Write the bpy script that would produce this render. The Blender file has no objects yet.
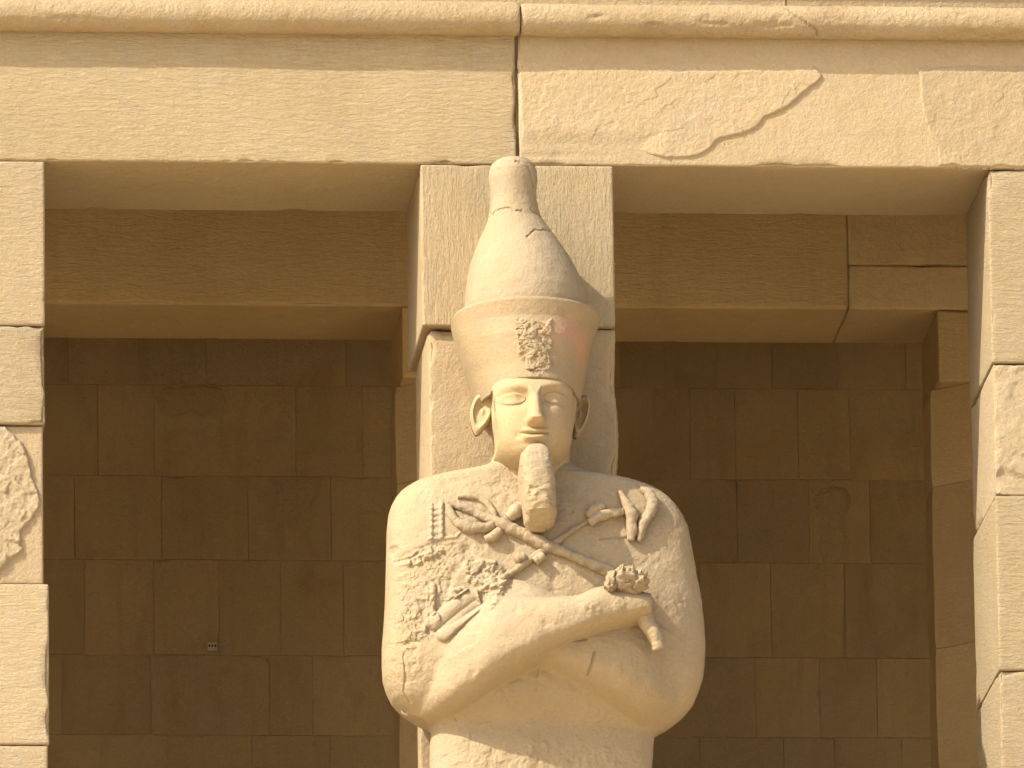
import bpy, math, random
import numpy as np
from mathutils import Matrix, Vector

# ------------------------------------------------------------------ camera
CAM = np.array((-5.15, -60.0, -14.9)); FPX = 12400.0; ROLL = math.radians(0.8)
Fw = -CAM/np.linalg.norm(CAM); Rt = np.cross(Fw, (0, 0, 1.0)); Rt /= np.linalg.norm(Rt); Up = np.cross(Rt, Fw)
c_, s_ = math.cos(ROLL), math.sin(ROLL)
Rt, Up = Rt*c_-Up*s_, Up*c_+Rt*s_

def proj(x, y, z):
    dx, dy, dz = x-CAM[0], y-CAM[1], z-CAM[2]
    w = dx*Fw[0]+dy*Fw[1]+dz*Fw[2]
    return (512+FPX*(dx*Rt[0]+dy*Rt[1]+dz*Rt[2])/w, 384-FPX*(dx*Up[0]+dy*Up[1]+dz*Up[2])/w)

def unp(px, py, Y):
    """point of the plane y = Y seen at a place of the survey photograph"""
    d = Fw+Rt*((px-512)/FPX)-Up*((py-384)/FPX)
    t = (Y-CAM[1])/d[1]
    return CAM+d*t

scene = bpy.context.scene
cd = bpy.data.cameras.new('camera'); cam = bpy.data.objects.new('camera', cd)
scene.collection.objects.link(cam)
cam.matrix_world = Matrix(((Rt[0], Up[0], -Fw[0], CAM[0]), (Rt[1], Up[1], -Fw[1], CAM[1]), (Rt[2], Up[2], -Fw[2], CAM[2]), (0, 0, 0, 1)))
cd.sensor_width = 36; cd.lens = FPX*36/1024; cd.clip_start = 1; cd.clip_end = 6000
scene.camera = cam

# ------------------------------------------------------------------ light
SUN = Vector((2.38, 1.28, -2.48)).normalized()
el = math.asin(-SUN.z); az = math.atan2(-SUN.x, -SUN.y)
world = bpy.data.worlds.new('World'); scene.world = world; world.use_nodes = True
wn = world.node_tree; sky = wn.nodes.new('ShaderNodeTexSky'); sky.sky_type = 'NISHITA'; sky.sun_disc = False
sky.sun_elevation = el; sky.sun_rotation = az % (2*math.pi); sky.dust_density = 4.0; sky.ozone_density = 0.6; sky.air_density = 0.8
wn.links.new(sky.outputs[0], wn.nodes['Background'].inputs[0]); wn.nodes['Background'].inputs[1].default_value = 0.095
ld = bpy.data.lights.new('sun', 'SUN'); ld.energy = 2.6; ld.angle = math.radians(0.53); ld.color = (1.0, 0.93, 0.80)
lo = bpy.data.objects.new('sun', ld); scene.collection.objects.link(lo)
lo.rotation_euler = SUN.to_track_quat('-Z', 'Y').to_euler(); lo.location = (-20, -20, 30)
scene.view_settings.view_transform = 'Standard'; scene.view_settings.look = 'None'
scene.view_settings.exposure = 1.48; scene.view_settings.gamma = 1
scene.cycles.max_bounces = 10; scene.cycles.diffuse_bounces = 6

# ------------------------------------------------------------------ helpers
rng = np.random.RandomState(7)
LAT = rng.rand(32, 32, 32)
def vnoise(x, y, z):
    xi, yi, zi = np.floor(x).astype(int), np.floor(y).astype(int), np.floor(z).astype(int)
    fx, fy, fz = x-xi, y-yi, z-zi
    fx, fy, fz = [f*f*(3-2*f) for f in (fx, fy, fz)]
    r = 0
    for a in (0, 1):
        for b in (0, 1):
            for c in (0, 1):
                r = r+LAT[(xi+a) % 32, (yi+b) % 32, (zi+c) % 32]*(fx if a else 1-fx)*(fy if b else 1-fy)*(fz if c else 1-fz)
    return r
def fbm(x, y, z, f=1.0, o=3):
    r = 0; a = 0.5; t = 0
    for k in range(o):
        r = r+a*vnoise(x*f+17.3*k, y*f+5.1*k, z*f+9.7*k); t += a; a *= .55; f *= 2.1
    return r/t*2-1      # -1..1
LAT2 = rng.rand(64, 64, 5)
def facet(x, z, f, seed=0.):
    """angular fracture relief: tilted flat facets, about -1..1"""
    u = x*f+seed*3.7+200; w = z*f+seed*1.9+200; iu, iw = np.floor(u).astype(int), np.floor(w).astype(int)
    best = np.full(u.shape, 9.); h = np.zeros(u.shape)
    for a in (-1, 0, 1):
        for b in (-1, 0, 1):
            L_ = LAT2[(iu+a) % 64, (iw+b) % 64]; du = u-(iu+a+L_[..., 0]); dw = w-(iw+b+L_[..., 1]); d = du*du+dw*dw
            m = d < best; best = np.where(m, d, best)
            h = np.where(m, (L_[..., 2]-.5)*1.1+du*(L_[..., 3]-.5)*2.2+dw*(L_[..., 4]-.5)*2.2, h)
    return h
def broken(x, z, f, seed=0.): return .62*facet(x+.02*vnoise(x*30, z*30, z*0+seed), z, f, seed)+.30*facet(x, z, f*2.3, seed+2)+.15*facet(x, z, f*5, seed+4)
def sstep(a, b, x):
    t = np.clip((x-a)/(b-a), 0, 1); return t*t*(3-2*t)
def smin(a, b, k):
    h = np.clip(.5+.5*(b-a)/k, 0, 1); return b*(1-h)+a*h-k*h*(1-h)
def smax(a, b, k): return -smin(-a, -b, k)

def sinterp(x, xp, fp):
    """smooth interpolation through a table"""
    xp = np.asarray(xp, float); fp = np.asarray(fp, float)
    m = np.gradient(fp, xp); d = np.diff(fp)/np.diff(xp)
    m[0], m[-1] = d[0], d[-1]
    for i in range(1, len(xp)-1):
        m[i] = 0 if d[i-1]*d[i] <= 0 else 2*d[i-1]*d[i]/(d[i-1]+d[i])
    x = np.clip(x, xp[0], xp[-1]); i = np.clip(np.searchsorted(xp, x, side='right')-1, 0, len(xp)-2)
    h = xp[i+1]-xp[i]; t = (x-xp[i])/h
    return (2*t**3-3*t**2+1)*fp[i]+(t**3-2*t**2+t)*h*m[i]+(-2*t**3+3*t**2)*fp[i+1]+(t**3-t**2)*h*m[i+1]

def link(o, parent=None):
    scene.collection.objects.link(o)
    if parent is not None: o.parent = parent
    return o
def tag(o, label=None, cat=None, group=None, kind=None):
    if label: o['label'] = label
    if cat: o['category'] = cat
    if group: o['group'] = group
    if kind: o['kind'] = kind
    return o
def empty(name, loc, label, cat, group=None):
    o = bpy.data.objects.new(name, None); o.location = loc; o.empty_display_size = .2
    link(o); return tag(o, label, cat, group, 'thing')
def base_of(parent):
    v = np.zeros(3)
    while parent is not None:
        v += np.array(parent.location); parent = parent.parent
    return v
def mesh(name, V, Fc, mat, parent=None, smooth=True):
    """V world coordinates (n,3), Fc list/array of quads or polygons"""
    V = np.asarray(V, float)-base_of(parent)
    me = bpy.data.meshes.new(name)
    if isinstance(Fc, np.ndarray):
        n = len(Fc); me.vertices.add(len(V)); me.vertices.foreach_set('co', V.astype(np.float32).ravel())
        me.loops.add(n*4); me.loops.foreach_set('vertex_index', Fc.astype(np.int32).ravel())
        me.polygons.add(n); me.polygons.foreach_set('loop_start', np.arange(0, n*4, 4, dtype=np.int32))
        me.polygons.foreach_set('loop_total', np.full(n, 4, dtype=np.int32))
        me.update(calc_edges=True)
    else:
        me.from_pydata([tuple(v) for v in V], [], Fc); me.update()
    me.polygons.foreach_set('use_smooth', np.full(len(me.polygons), smooth)); me.validate()
    if mat: me.materials.append(mat)
    o = bpy.data.objects.new(name, me)
    return link(o, parent)
def gridf(nr, nc, off=0, wrap=False, flip=False):
    i = np.arange(nr-1)[:, None]; j = np.arange(nc if wrap else nc-1)[None, :]
    j2 = (j+1) % nc
    a = i*nc+j; b = i*nc+j2; c = (i+1)*nc+j2; d = (i+1)*nc+j
    q = np.stack([a, b, c, d], -1).reshape(-1, 4)
    if flip: q = q[:, ::-1]
    return q+off

def ticks(a, b, step, edge=True):
    n = max(1, int(round((b-a)/step))); t = list(np.linspace(a, b, n+1))
    if edge and b-a > .12: t += [a+.004, a+.010, a+.020, b-.004, b-.010, b-.020]
    return np.array(sorted(t))

def block(name, x0, x1, y0, y1, z0, z1, mat, parent, step=.05, chip=.02, bevel=.004, wob=.004, thr=.12, freq=4., relief=None, edge=True):
    """a dressed stone: fine box whose arrises are worn and chipped"""
    P = []; Q = []; off = 0
    xs, ys, zs = ticks(x0, x1, step, edge), ticks(y0, y1, step*1.6, edge), ticks(z0, z1, step, edge)
    def add(A, B, fn, flip):
        nonlocal off
        a, b = np.meshgrid(A, B, indexing='ij'); P.append(np.stack(fn(a, b), -1).reshape(-1, 3))
        Q.append(gridf(len(A), len(B), off, flip=flip)); off += a.size
    add(xs, zs, lambda a, b: (a, a*0+y0, b), False)
    add(xs, zs, lambda a, b: (a, a*0+y1, b), True)
    add(ys, zs, lambda a, b: (a*0+x0, a, b), True)
    add(ys, zs, lambda a, b: (a*0+x1, a, b), False)
    add(xs, ys, lambda a, b: (a, b, a*0+z0), True)
    add(xs, ys, lambda a, b: (a, b, a*0+z1), False)
    V = np.concatenate(P); F = np.concatenate(Q)
    x, y, z = V.T
    d = np.stack([np.minimum(x-x0, x1-x), np.minimum(y-y0, y1-y), np.minimum(z-z0, z1-z)], -1)
    ds = np.sort(d, axis=1)[:, 1]
    n = fbm(x+x0*3, y+1.7, z+z0*5, freq, 4)
    amt = bevel*np.exp(-ds/.006)+np.maximum(0, n-thr)*chip*2*np.exp(-ds/(.012+.03*np.maximum(0, n-thr)))
    sx = np.where(x-x0 < x1-x, 1, -1); sy = np.where(y-y0 < y1-y, 1, -1); sz = np.where(z-z0 < z1-z, 1, -1)
    w = np.exp(-d/.03)
    W = np.stack([sx*w[:, 0], sy*w[:, 1], sz*w[:, 2]], -1)
    V2 = V+W*amt[:, None]
    wv = fbm(x, y, z, 1.3, 3)*wob
    V2[:, 1] += np.where(np.abs(y-y0) < 1e-6, wv, 0)
    if relief is not None:
        fr = np.abs(y-y0) < 1e-6
        V2[fr, 1] += relief(x[fr], z[fr])
    return mesh(name, V2, F, mat, parent)

# ------------------------------------------------------------------ materials
def stone(name, col, col2=None, grain='none', bump=1.0, stain=0.25, scale=1.0, rough=.93, stain_col=None, pits=.5, tool=32., streak=.22, grey=.35, vary=(.90, 1.07)):
    m = bpy.data.materials.new(name); m.use_nodes = True; nt = m.node_tree; N = nt.nodes; L = nt.links
    bs = N['Principled BSDF']; bs.inputs['Roughness'].default_value = rough
    bs.inputs['Specular IOR Level'].default_value = .15
    tc = N.new('ShaderNodeTexCoord'); oi = N.new('ShaderNodeObjectInfo')
    ad = N.new('ShaderNodeVectorMath'); ad.operation = 'ADD'
    cb = N.new('ShaderNodeCombineXYZ')
    for i in range(3):
        mm = N.new('ShaderNodeMath'); mm.operation = 'MULTIPLY'; mm.inputs[1].default_value = (13., 7., 29.)[i]
        L.new(oi.outputs['Random'], mm.inputs[0]); L.new(mm.outputs[0], cb.inputs[i])
    L.new(tc.outputs['Object'], ad.inputs[0]); L.new(cb.outputs[0], ad.inputs[1])
    def noise(s, det=5, r=.6, st=None, dist=0):
        n = N.new('ShaderNodeTexNoise'); n.inputs['Scale'].default_value = s*scale; n.inputs['Detail'].default_value = det
        n.inputs['Roughness'].default_value = r; n.inputs['Distortion'].default_value = dist
        if st:
            mp = N.new('ShaderNodeMapping'); mp.inputs['Scale'].default_value = st
            L.new(ad.outputs[0], mp.inputs[0]); L.new(mp.outputs[0], n.inputs[0])
        else: L.new(ad.outputs[0], n.inputs[0])
        return n.outputs['Fac']
    def mix(f, a, b, mode='MIX'):
        x = N.new('ShaderNodeMix'); x.data_type = 'RGBA'; x.blend_type = mode
        for s, v in ((0, f), (6, a), (7, b)):
            if hasattr(v, 'is_output'): L.new(v, x.inputs[s])
            elif s == 0: x.inputs[0].default_value = v
            else: x.inputs[s].default_value = (*v, 1)
        return x.outputs[2]
    def ramp(f, a, b, lo_=0., hi=1.):
        r = N.new('ShaderNodeMapRange'); r.inputs[1].default_value = a; r.inputs[2].default_value = b
        r.inputs[3].default_value = lo_; r.inputs[4].default_value = hi; L.new(f, r.inputs[0]); return r.outputs[0]
    col2 = col2 or tuple(c*.82 for c in col)
    big = noise(1.1, 4, .6, dist=.6); c = mix(ramp(big, .35, .68), col, col2)
    sc = stain_col or (col[0]*.62, col[1]*.52, col[2]*.40)
    st = noise(2.7, 7, .68, st=(1, 1, .45), dist=1.0)
    c = mix(ramp(st, .54, .80, 0, stain), c, sc)
    lum = sum(col)/3; gr = (lum*1.06, lum*.97, lum*.80)
    gm = noise(3.3, 8, .72, dist=.8); c = mix(ramp(gm, .50, .74, 0, grey), c, gr)
    sk = noise(5.5, 6, .7, st=(2.4, 2.4, .14)); c = mix(ramp(sk, .52, .78, 0, streak), c, sc)
    fine = noise(70, 4, .8); c = mix(ramp(fine, .38, .66, .0, .30), c, tuple(k*.60 for k in col))
    sp = noise(26, 5, .8); c = mix(ramp(sp, .58, .74, .0, .32), c, tuple(k*.66 for k in col))
    lt = noise(14, 6, .7); c = mix(ramp(lt, .56, .78, .0, .30), c, tuple(min(.8, k*1.22) for k in col))
    # a little difference from block to block
    hv = N.new('ShaderNodeHueSaturation'); L.new(c, hv.inputs['Color'])
    L.new(ramp(oi.outputs['Random'], 0, 1, *vary), hv.inputs['Value'])
    L.new(hv.outputs[0], bs.inputs['Base Color'])
    # relief
    def mul(a, v):
        k = N.new('ShaderNodeMath'); k.operation = 'MULTIPLY'; L.new(a, k.inputs[0]); k.inputs[1].default_value = v; return k.outputs[0]
    def add(a, b):
        k = N.new('ShaderNodeMath'); k.operation = 'ADD'; L.new(a, k.inputs[0]); L.new(b, k.inputs[1]); return k.outputs[0]
    h = add(mul(noise(9, 6, .65), .009), mul(noise(48, 4, .75), .0075))
    if grain == 'h': g = noise(tool, 6, .72, st=(.34, 1, 1.7), dist=.7)
    elif grain == 'v': g = noise(tool, 6, .72, st=(1.7, 1, .30), dist=.7)
    elif grain == 'rough': g = noise(16, 8, .75, dist=.4)
    else: g = None
    if g is not None: h = add(h, mul(g, .016 if grain != 'rough' else .03))
    vo = N.new('ShaderNodeTexVoronoi'); vo.inputs['Scale'].default_value = 11*scale; L.new(ad.outputs[0], vo.inputs['Vector'])
    pit = ramp(vo.outputs['Distance'], 0, .10, -.004*pits, 0); h = add(h, pit)
    bp = N.new('ShaderNodeBump'); bp.inputs['Strength'].default_value = 1.0; bp.inputs['Distance'].default_value = bump
    L.new(h, bp.inputs['Height']); L.new(bp.outputs[0], bs.inputs['Normal'])
    return m

LIME = (.43, .335, .19)
M_lint = stone('limestone_tooled_level', LIME, (.39, .30, .165), 'h', .85)
M_lintp = stone('limestone_plain', (.42, .325, .19), (.39, .295, .165), 'none', .9)
M_pilv = stone('limestone_tooled_upright', (.41, .32, .188), (.385, .295, .168), 'v', .85)
M_pilh = stone('limestone_tooled_pillar', (.425, .335, .20), (.40, .31, .18), 'h', .85)
M_pink = stone('pinkish_render', (.405, .31, .182), (.38, .285, .163), 'none', 1.0)
M_rough = stone('broken_stone', (.46, .365, .225), (.43, .335, .20), 'rough', .7)
M_torus = stone('weathered_moulding', (.42, .325, .19), (.38, .28, .15), 'none', 1.5, stain=.5, pits=.4)
M_in = stone('interior_limestone', (.56, .41, .195), (.50, .355, .165), 'h', .6, stain=.45, grey=.12)
M_inr = stone('interior_broken_stone', (.56, .42, .22), (.48, .35, .18), 'rough', .6, stain=.5)
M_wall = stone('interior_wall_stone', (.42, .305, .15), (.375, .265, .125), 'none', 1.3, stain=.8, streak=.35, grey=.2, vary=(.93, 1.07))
M_core = stone('interior_joint', (.36, .26, .135), None, 'none', .5)
M_floor = stone('pavement_stone', (.68, .55, .37), (.65, .52, .345), 'none', 1.0)
M_sand = stone('desert_sand', (.64, .52, .35), (.58, .47, .31), 'none', 1.0, scale=.3)
M_stat = stone('statue_limestone', (.365, .285, .175), (.33, .25, .142), 'none', .95, stain=.28, pits=.35, streak=.12, grey=.45)
M_face = stone('painted_face_limestone', (.375, .275, .145), (.38, .30, .18), 'none', .45, stain=.2, pits=.1, streak=.05, grey=.3, stain_col=(.50, .30, .12))
M_bulb = stone('crown_limestone', (.36, .285, .18), (.33, .255, .15), 'none', .8, stain=.25, pits=.4, streak=.12, grey=.45)
M_mortar = stone('grey_mortar', (.36, .27, .17), None, 'rough', .6)
M_joint = stone('dark_joint', (.26, .17, .09), None, 'none', .5)

# ------------------------------------------------------------------ ground and terraces
G = 1500
gx = np.array([-G, -60, -20, 20, 60, G.__float__()]); gy = np.array([-G, -100, -40, -12.0, 30, 1500.])
a, b = np.meshgrid(gx, gy, indexing='ij')
tag(mesh('ground', np.stack([a, b, a*0-16.6], -1).reshape(-1, 3), gridf(6, 6), M_sand, None, False), kind='structure')
def boxm(name, x0, x1, y0, y1, z0, z1, mat, parent=None):
    V = [(x, y, z) for x in (x0, x1) for y in (y0, y1) for z in (z0, z1)]
    Fc = [(0, 1, 3, 2), (4, 6, 7, 5), (0, 4, 5, 1), (2, 3, 7, 6), (0, 2, 6, 4), (1, 5, 7, 3)]
    return mesh(name, V, Fc, mat, parent, False)
FZ = -5.0
tag(boxm('terrace', -16, 16, -9.5, 9.0, -16.6, FZ, M_floor), 'broad paved stone terrace carrying the pillars and the statue', 'terrace', kind='structure')

# ------------------------------------------------------------------ facade pillars
ZL = unp(512, 164.5, 0)[2]            # underside of the architrave
PD = .96
def xz(px, py, Y=0): p = unp(px, py, Y); return p[0], p[2]

def rough_fn(poly_px, amp, freq, Y=0, edge=4., seed=0., lift=0.0):
    poly = np.array(poly_px, float)
    def f(x, z):
        px, py = proj(x, x*0+Y, z)
        px = px+fbm(x, z, z*0+seed+.3, 9, 3)*5; py = py+fbm(x, z, z*0+seed+7.3, 9, 3)*5
        sd = sdpoly(px, py, poly)
        m = sstep(edge*.5, -edge*.5, sd)
        return -m*(lift+amp*(fbm(x, z, z*0+seed, freq, 4)))
    return f
def sdpoly(px, py, poly):
    d = np.full(px.shape, 1e9); ins = np.zeros(px.shape, bool)
    n = len(poly)
    for i in range(n):
        ax, ay = poly[i]; bx, by = poly[(i+1) % n]
        ex, ey = bx-ax, by-ay; t = np.clip(((px-ax)*ex+(py-ay)*ey)/(ex*ex+ey*ey), 0, 1)
        d = np.minimum(d, np.hypot(px-ax-t*ex, py-ay-t*ey))
        c = ((ay > py) != (by > py)) & (px < (bx-ax)*(py-ay)/(by-ay+1e-12)+ax)
        ins ^= c
    return np.where(ins, -d, d)

def plate(name, poly_px, Y, thick, mat, parent, step=1.5, amp=.004, freq=20., jit=3.0, seed=0., edge=3.0, fade=None, fn=None):
    """a thin raised skin of stone or plaster with a torn outline, standing on the plane y = Y"""
    poly = np.array(poly_px, float)
    x0, y0 = poly.min(0)-jit-2; x1, y1 = poly.max(0)+jit+2
    gx = np.arange(x0, x1+step, step); gy = np.arange(y0, y1+step, step)
    a, b = np.meshgrid(gx, gy, indexing='ij')
    P = CAM[:, None, None]; D = Fw[:, None, None]+Rt[:, None, None]*((a-512)/FPX)-Up[:, None, None]*((b-384)/FPX)
    t = (Y-CAM[1])/D[1]; X = P[0]+D[0]*t; Z = P[2]+D[2]*t
    wx = a+fbm(X, Z, X*0+seed, 12, 4)*jit; wy = b+fbm(X, Z, X*0+seed+4, 12, 4)*jit
    sd = sdpoly(wx, wy, poly)
    m = sstep(edge*.5, -edge*.5, sd)
    if fn: m = m*fn(a, b)
    if fade: m = m*sstep(fade[0], fade[1], b)
    h = m*(thick+amp*broken(X, Z, freq*.8, seed))-.004*(1-m)
    V = np.stack([X, Y-h, Z], -1).reshape(-1, 3)
    Fq = gridf(len(gx), len(gy), flip=True)
    keep = (m.reshape(-1)[Fq] > 0).any(1); Fq = Fq[keep]
    used, inv = np.unique(Fq, return_inverse=True)
    Vt = V[used]; Fq = inv.reshape(-1, 4)
    # back skin so that the piece is a closed solid
    n = len(Vt); Vb = Vt.copy(); Vb[:, 1] = Y+.012
    E = {}
    for q in Fq:
        for k in range(4):
            e = (q[k], q[(k+1) % 4])
            if (e[1], e[0]) in E: del E[(e[1], e[0])]
            else: E[e] = 1
    side = np.array([(e[1], e[0], e[0]+n, e[1]+n) for e in E])
    return mesh(name, np.vstack([Vt, Vb]), np.vstack([Fq, Fq[:, ::-1]+n, side]), mat, parent)

def zat(px, py): return xz(px, py)[1]
FINE = .011
# left pillar
xr = xz(44.5, 161)[0]
PL = empty('stone_pillar', (xr-.48, PD/2, FZ), 'left square stone pillar with a torn patch of rough plaster on its face', 'pillar', 'square pillars of the front row')
lz = [ZL, zat(30, 325.5), zat(30, 424), zat(30, 583.5), zat(30, 745), -2.9, -3.9, FZ]
for i in range(7):
    top, bot = lz[i]-.002, lz[i+1]+.002
    dx = (0, -.002, 0, .012, .004, .004, 0)[i]; fy = (0, .002, .03, -.004, .0, 0, 0)[i]
    dx = -.012 if i == 2 else dx
    block('stone_block', xr-.97, xr+dx, fy, PD, bot, top, (M_pilh, M_pilh, M_pink, M_pilh, M_pilh, M_pilh, M_pilh)[i], PL,
          step=(.02 if i < 5 else .1), chip=.035, wob=.004)
plate('plaster_patch', [(-70, 430), (6, 428), (22, 444), (30, 462), (33, 480), (38, 495), (40, 505), (30, 522), (20, 532), (20, 545), (24, 550), (8, 562), (0, 570), (-30, 585), (-70, 590)],
      .03, .018, M_rough, PL, amp=.009, freq=18, seed=2.2, step=1.2)

# centre pillar
xl = xz(420.5, 164)[0]; xrr = xz(613, 165)[0]
PC = empty('stone_pillar', ((xl+xrr)/2, PD/2, FZ), 'centre square stone pillar standing behind the crowned statue', 'pillar', 'square pillars of the front row')
zj = zat(430, 326)
block('stone_block', xl, xrr, 0, PD, zj+.001, ZL-.002, M_pilv, PC, step=FINE, chip=.01, wob=.004, thr=.22)
def bul(x, z):
    px, py = proj(x, x*0, z)
    return fbm(x, z, z*0+3, 3, 4)*.008
xl2 = xz(429, 330)[0]; xr2 = xz(616, 330)[0]
block('stone_block', xl2, xr2, .035, PD, zat(500, 560), zj-.002, M_pink, PC, step=FINE, chip=.05, wob=.008, relief=bul, thr=.0)
# swollen lump at its right arris
block('stone_block', xl2, xr2+.012, .03, PD, -3.0, zat(500, 560)-.003, M_pilv, PC, step=.05)
block('stone_block', xl2, xr2+.012, .03, PD, FZ, -3.004, M_pilv, PC, step=.1)
zz = np.linspace(zat(616, 474), zat(613, 385), 40); th = np.linspace(0, 2*math.pi, 20, endpoint=False)
prof = .018*np.sin(np.linspace(0, math.pi, 40))**.7
ctr = xr2-.10
V = []
for k in range(40):
    r = .099+prof[k]+.0015*math.sin(k*1.3)
    V.append(np.stack([ctr+r*np.cos(th), .15+.105*np.sin(th), np.full(20, zz[k])], -1))
mesh('worn_edge', np.concatenate(V), gridf(40, 20, wrap=True, flip=False), M_pink, PC)

# right pillar
xR = xz(987.5, 169)[0]
PR = empty('stone_pillar', (xR+.48, PD/2, FZ), 'right square stone pillar with cracked middle stone and sunlit left side', 'pillar', 'square pillars of the front row')
rz = [ZL, zat(1000, 363), zat(1000, 495), zat(1000, 670.5), zat(1000, 790), -3.2, -4.1, FZ]
crk = np.array([(994, 475), (1003, 466), (1012, 470), (1024, 477), (1040, 482)], float)
def rrel(x, z):
    px, py = proj(x, x*0, z)
    yy = np.interp(px, crk[:, 0], crk[:, 1])
    d = (py-yy)+fbm(x, z, z*0, 12, 3)*2.5
    up = sstep(1.5, -1.5, d)
    return -up*(.014+.006*broken(x, z, 12, 1))
for i in range(7):
    top, bot = rz[i]-(.002, .004, .002, .002, .002, .002, .002)[i], rz[i+1]+.002
    dx = (0, .006, .0, .0, .0, 0, 0)[i]; fy = (0, .022, 0, 0, 0, 0, 0)[i]
    block('stone_block', xR+dx, xR+.97, fy, PD, bot, top, (M_pilh, M_rough, M_pilh, M_pilh, M_pilh, M_pilh, M_pilh)[i], PR,
          step=(.012 if i == 1 else .02 if i < 5 else .1), chip=(.05 if i == 1 else .03), wob=.004, relief=(rrel if i == 1 else None), thr=(.0 if i == 1 else .12))
# pillars of the same row outside the picture hold up the architrave
SP = xz(420.5, 164)[0]-(xr-.97)
for sx in (-1, 2):
    xx = (xl if sx < 0 else xl)+sx*SP*1.0-(SP if sx < 0 else 0)
    o = empty('stone_pillar', (xx+.48, PD/2, FZ), 'square stone pillar %s' % ('beyond the left edge of the view' if sx < 0 else 'beyond the right edge of the view'), 'pillar', 'square pillars of the front row')
    block('shaft', xx, xx+.97, 0, PD, FZ, ZL-.002, M_pilh, o, step=.15)

# ------------------------------------------------------------------ architrave
XW = 8.6
AT = zat(512, 21)-.02
AR = empty('architrave', (0, PD/2, ZL), 'long stone architrave with peeling plaster right of its upright joint, resting on the pillars', 'architrave')
xj = xz(517, 100)[0]; xq = xz(1085, 100)[0]
block('stone_block', -3.0, xj-.006, 0, PD, ZL, AT, M_lint, AR, step=.016, chip=.028, wob=.006, thr=.16, freq=6.)
def lrel(x, z):     # torn ledge near the bottom of the right stone
    px, py = proj(x, x*0, z)
    n = fbm(x, z, z*0+5, 6, 4)
    l1 = 150+4*n
    band = sstep(l1-1.2, l1+1.2, py)*sstep(640, 560, px)*sstep(519, 526, px)
    return .006*np.exp(-((py-155-3*n)/1.2)**2)*sstep(640, 560, px)*sstep(519, 526, px)+.003*n
block('stone_block', xj+.008, xq, .008, PD, ZL+.001, AT, M_lintp, AR, step=.0125, chip=.02, wob=.006, relief=lrel, thr=.05)
block('stone_block', -XW, -3.004, 0, PD, ZL, AT, M_lint, AR, step=.2)
block('stone_block', xq+.005, XW, 0, PD, ZL, AT, M_lintp, AR, step=.2)
boxm('joint_filling', xj-.007, xj+.009, .03, PD-.01, ZL+.004, AT-.01, M_joint, AR)
plate('plaster_skin', [(519, 60), (530, 58), (790, 58), (815, 66), (822, 76), (814, 84), (800, 96), (788, 106), (776, 112), (764, 117), (757, 127), (744, 134), (728, 137), (716, 141), (709, 149), (700, 155), (686, 158), (668, 158),
      (655, 155), (640, 151), (600, 150), (560, 149), (522, 149)], 0.008, .0105, M_lintp, AR, amp=.0035, freq=12, seed=3.1, step=1.0, jit=2.6, edge=1.6, fade=(56, 76), fn=lambda a, b: np.maximum(sstep(151, 128, b), sstep(628, 668, a)))
plate('plaster_skin', [(917, 64), (920, 78), (921, 100), (924, 118), (930, 135), (937, 148), (938, 166), (1085, 169), (1085, 60), (940, 60)], .008, .012, M_lintp, AR, amp=.003, freq=14, seed=6.1, step=1.1, edge=2, fade=(60, 74))

# ------------------------------------------------------------------ torus moulding and cornice
def roll(name, x0, x1, r, yc, zc, mat, parent, seed=0, amp=.004, step=.012, crack=None):
    n = max(8, int((x1-x0)/step)); xs = np.linspace(x0, x1, n); t = np.linspace(-math.pi, math.pi, 56, endpoint=False)
    X, T = np.meshgrid(xs, t, indexing='ij')
    nn = fbm(X, np.cos(T)*.3+seed, np.sin(T)*.3, 7, 4); chips = np.maximum(0, nn-.30)*amp*6
    e = np.minimum(X-x0, x1-X); rr = r+amp*.8*fbm(X, np.cos(T)*.4, np.sin(T)*.4+seed, 2.5, 3)+.0025*fbm(X, np.cos(T)*.1, np.sin(T)*.1+seed, 30, 3)-chips-.012*np.exp(-e/.006)
    V = np.stack([X, yc-rr*np.cos(T), zc+rr*np.sin(T)], -1).reshape(-1, 3)
    F = gridf(n, 56, wrap=True)
    if crack:
        xc = crack[0]+(crack[1]-crack[0])*np.clip((math.pi/2-T)/2.4, 0, 1)+.010*fbm(T*2, T*0, T*0, 1.5, 3); rr2 = rr-.014*np.exp(-((X-xc)/.005)**2)*(T > -1.2)*(T < 2.2)
        V = np.stack([X, yc-rr2*np.cos(T), zc+rr2*np.sin(T)], -1).reshape(-1, 3)
    caps = [list(range(56)), [(n-1)*56+k for k in range(56)][::-1]]
    V2 = np.vstack([V, [[x0, yc, zc]], [[x1, yc, zc]]]); m0 = n*56
    C = np.array([(k, m0, m0, (k+1) % 56) for k in range(0)]).reshape(-1, 4)
    o = mesh(name, V2, F, mat, parent); return o
TZ = zat(512, 21.0)
TM = empty('torus_moulding', (0, 0, TZ), 'weathered rounded stone roll running along the top of the architrave', 'moulding')
cuts = [-XW, -3.2, xz(519, 20)[0], 3.3, XW]
for i in range(4):
    roll('roll_block', cuts[i]+(.003, .003, .003, .0008, .0008)[i], cuts[i+1]-(.003, .003, .0008, .0008, .0008)[i], .087+(0, 0, -.003, .002, 0)[i], -.038+(0, 0, .006, -.002, 0)[i], TZ+(0, 0, -.004, .0, 0)[i], M_torus, TM, seed=i*1.7,
         amp=(.003, .0028, .006, .0045, .003)[i], step=(.1 if i in (0, 3) else .006 if i == 2 else .010), crack=((xz(768, 10)[0], xz(815, 42)[0]) if i == 2 else None))
CO = empty('cornice', (0, 0, TZ+.09), 'overhanging concave stone cornice above the rounded moulding', 'cornice')
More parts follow.
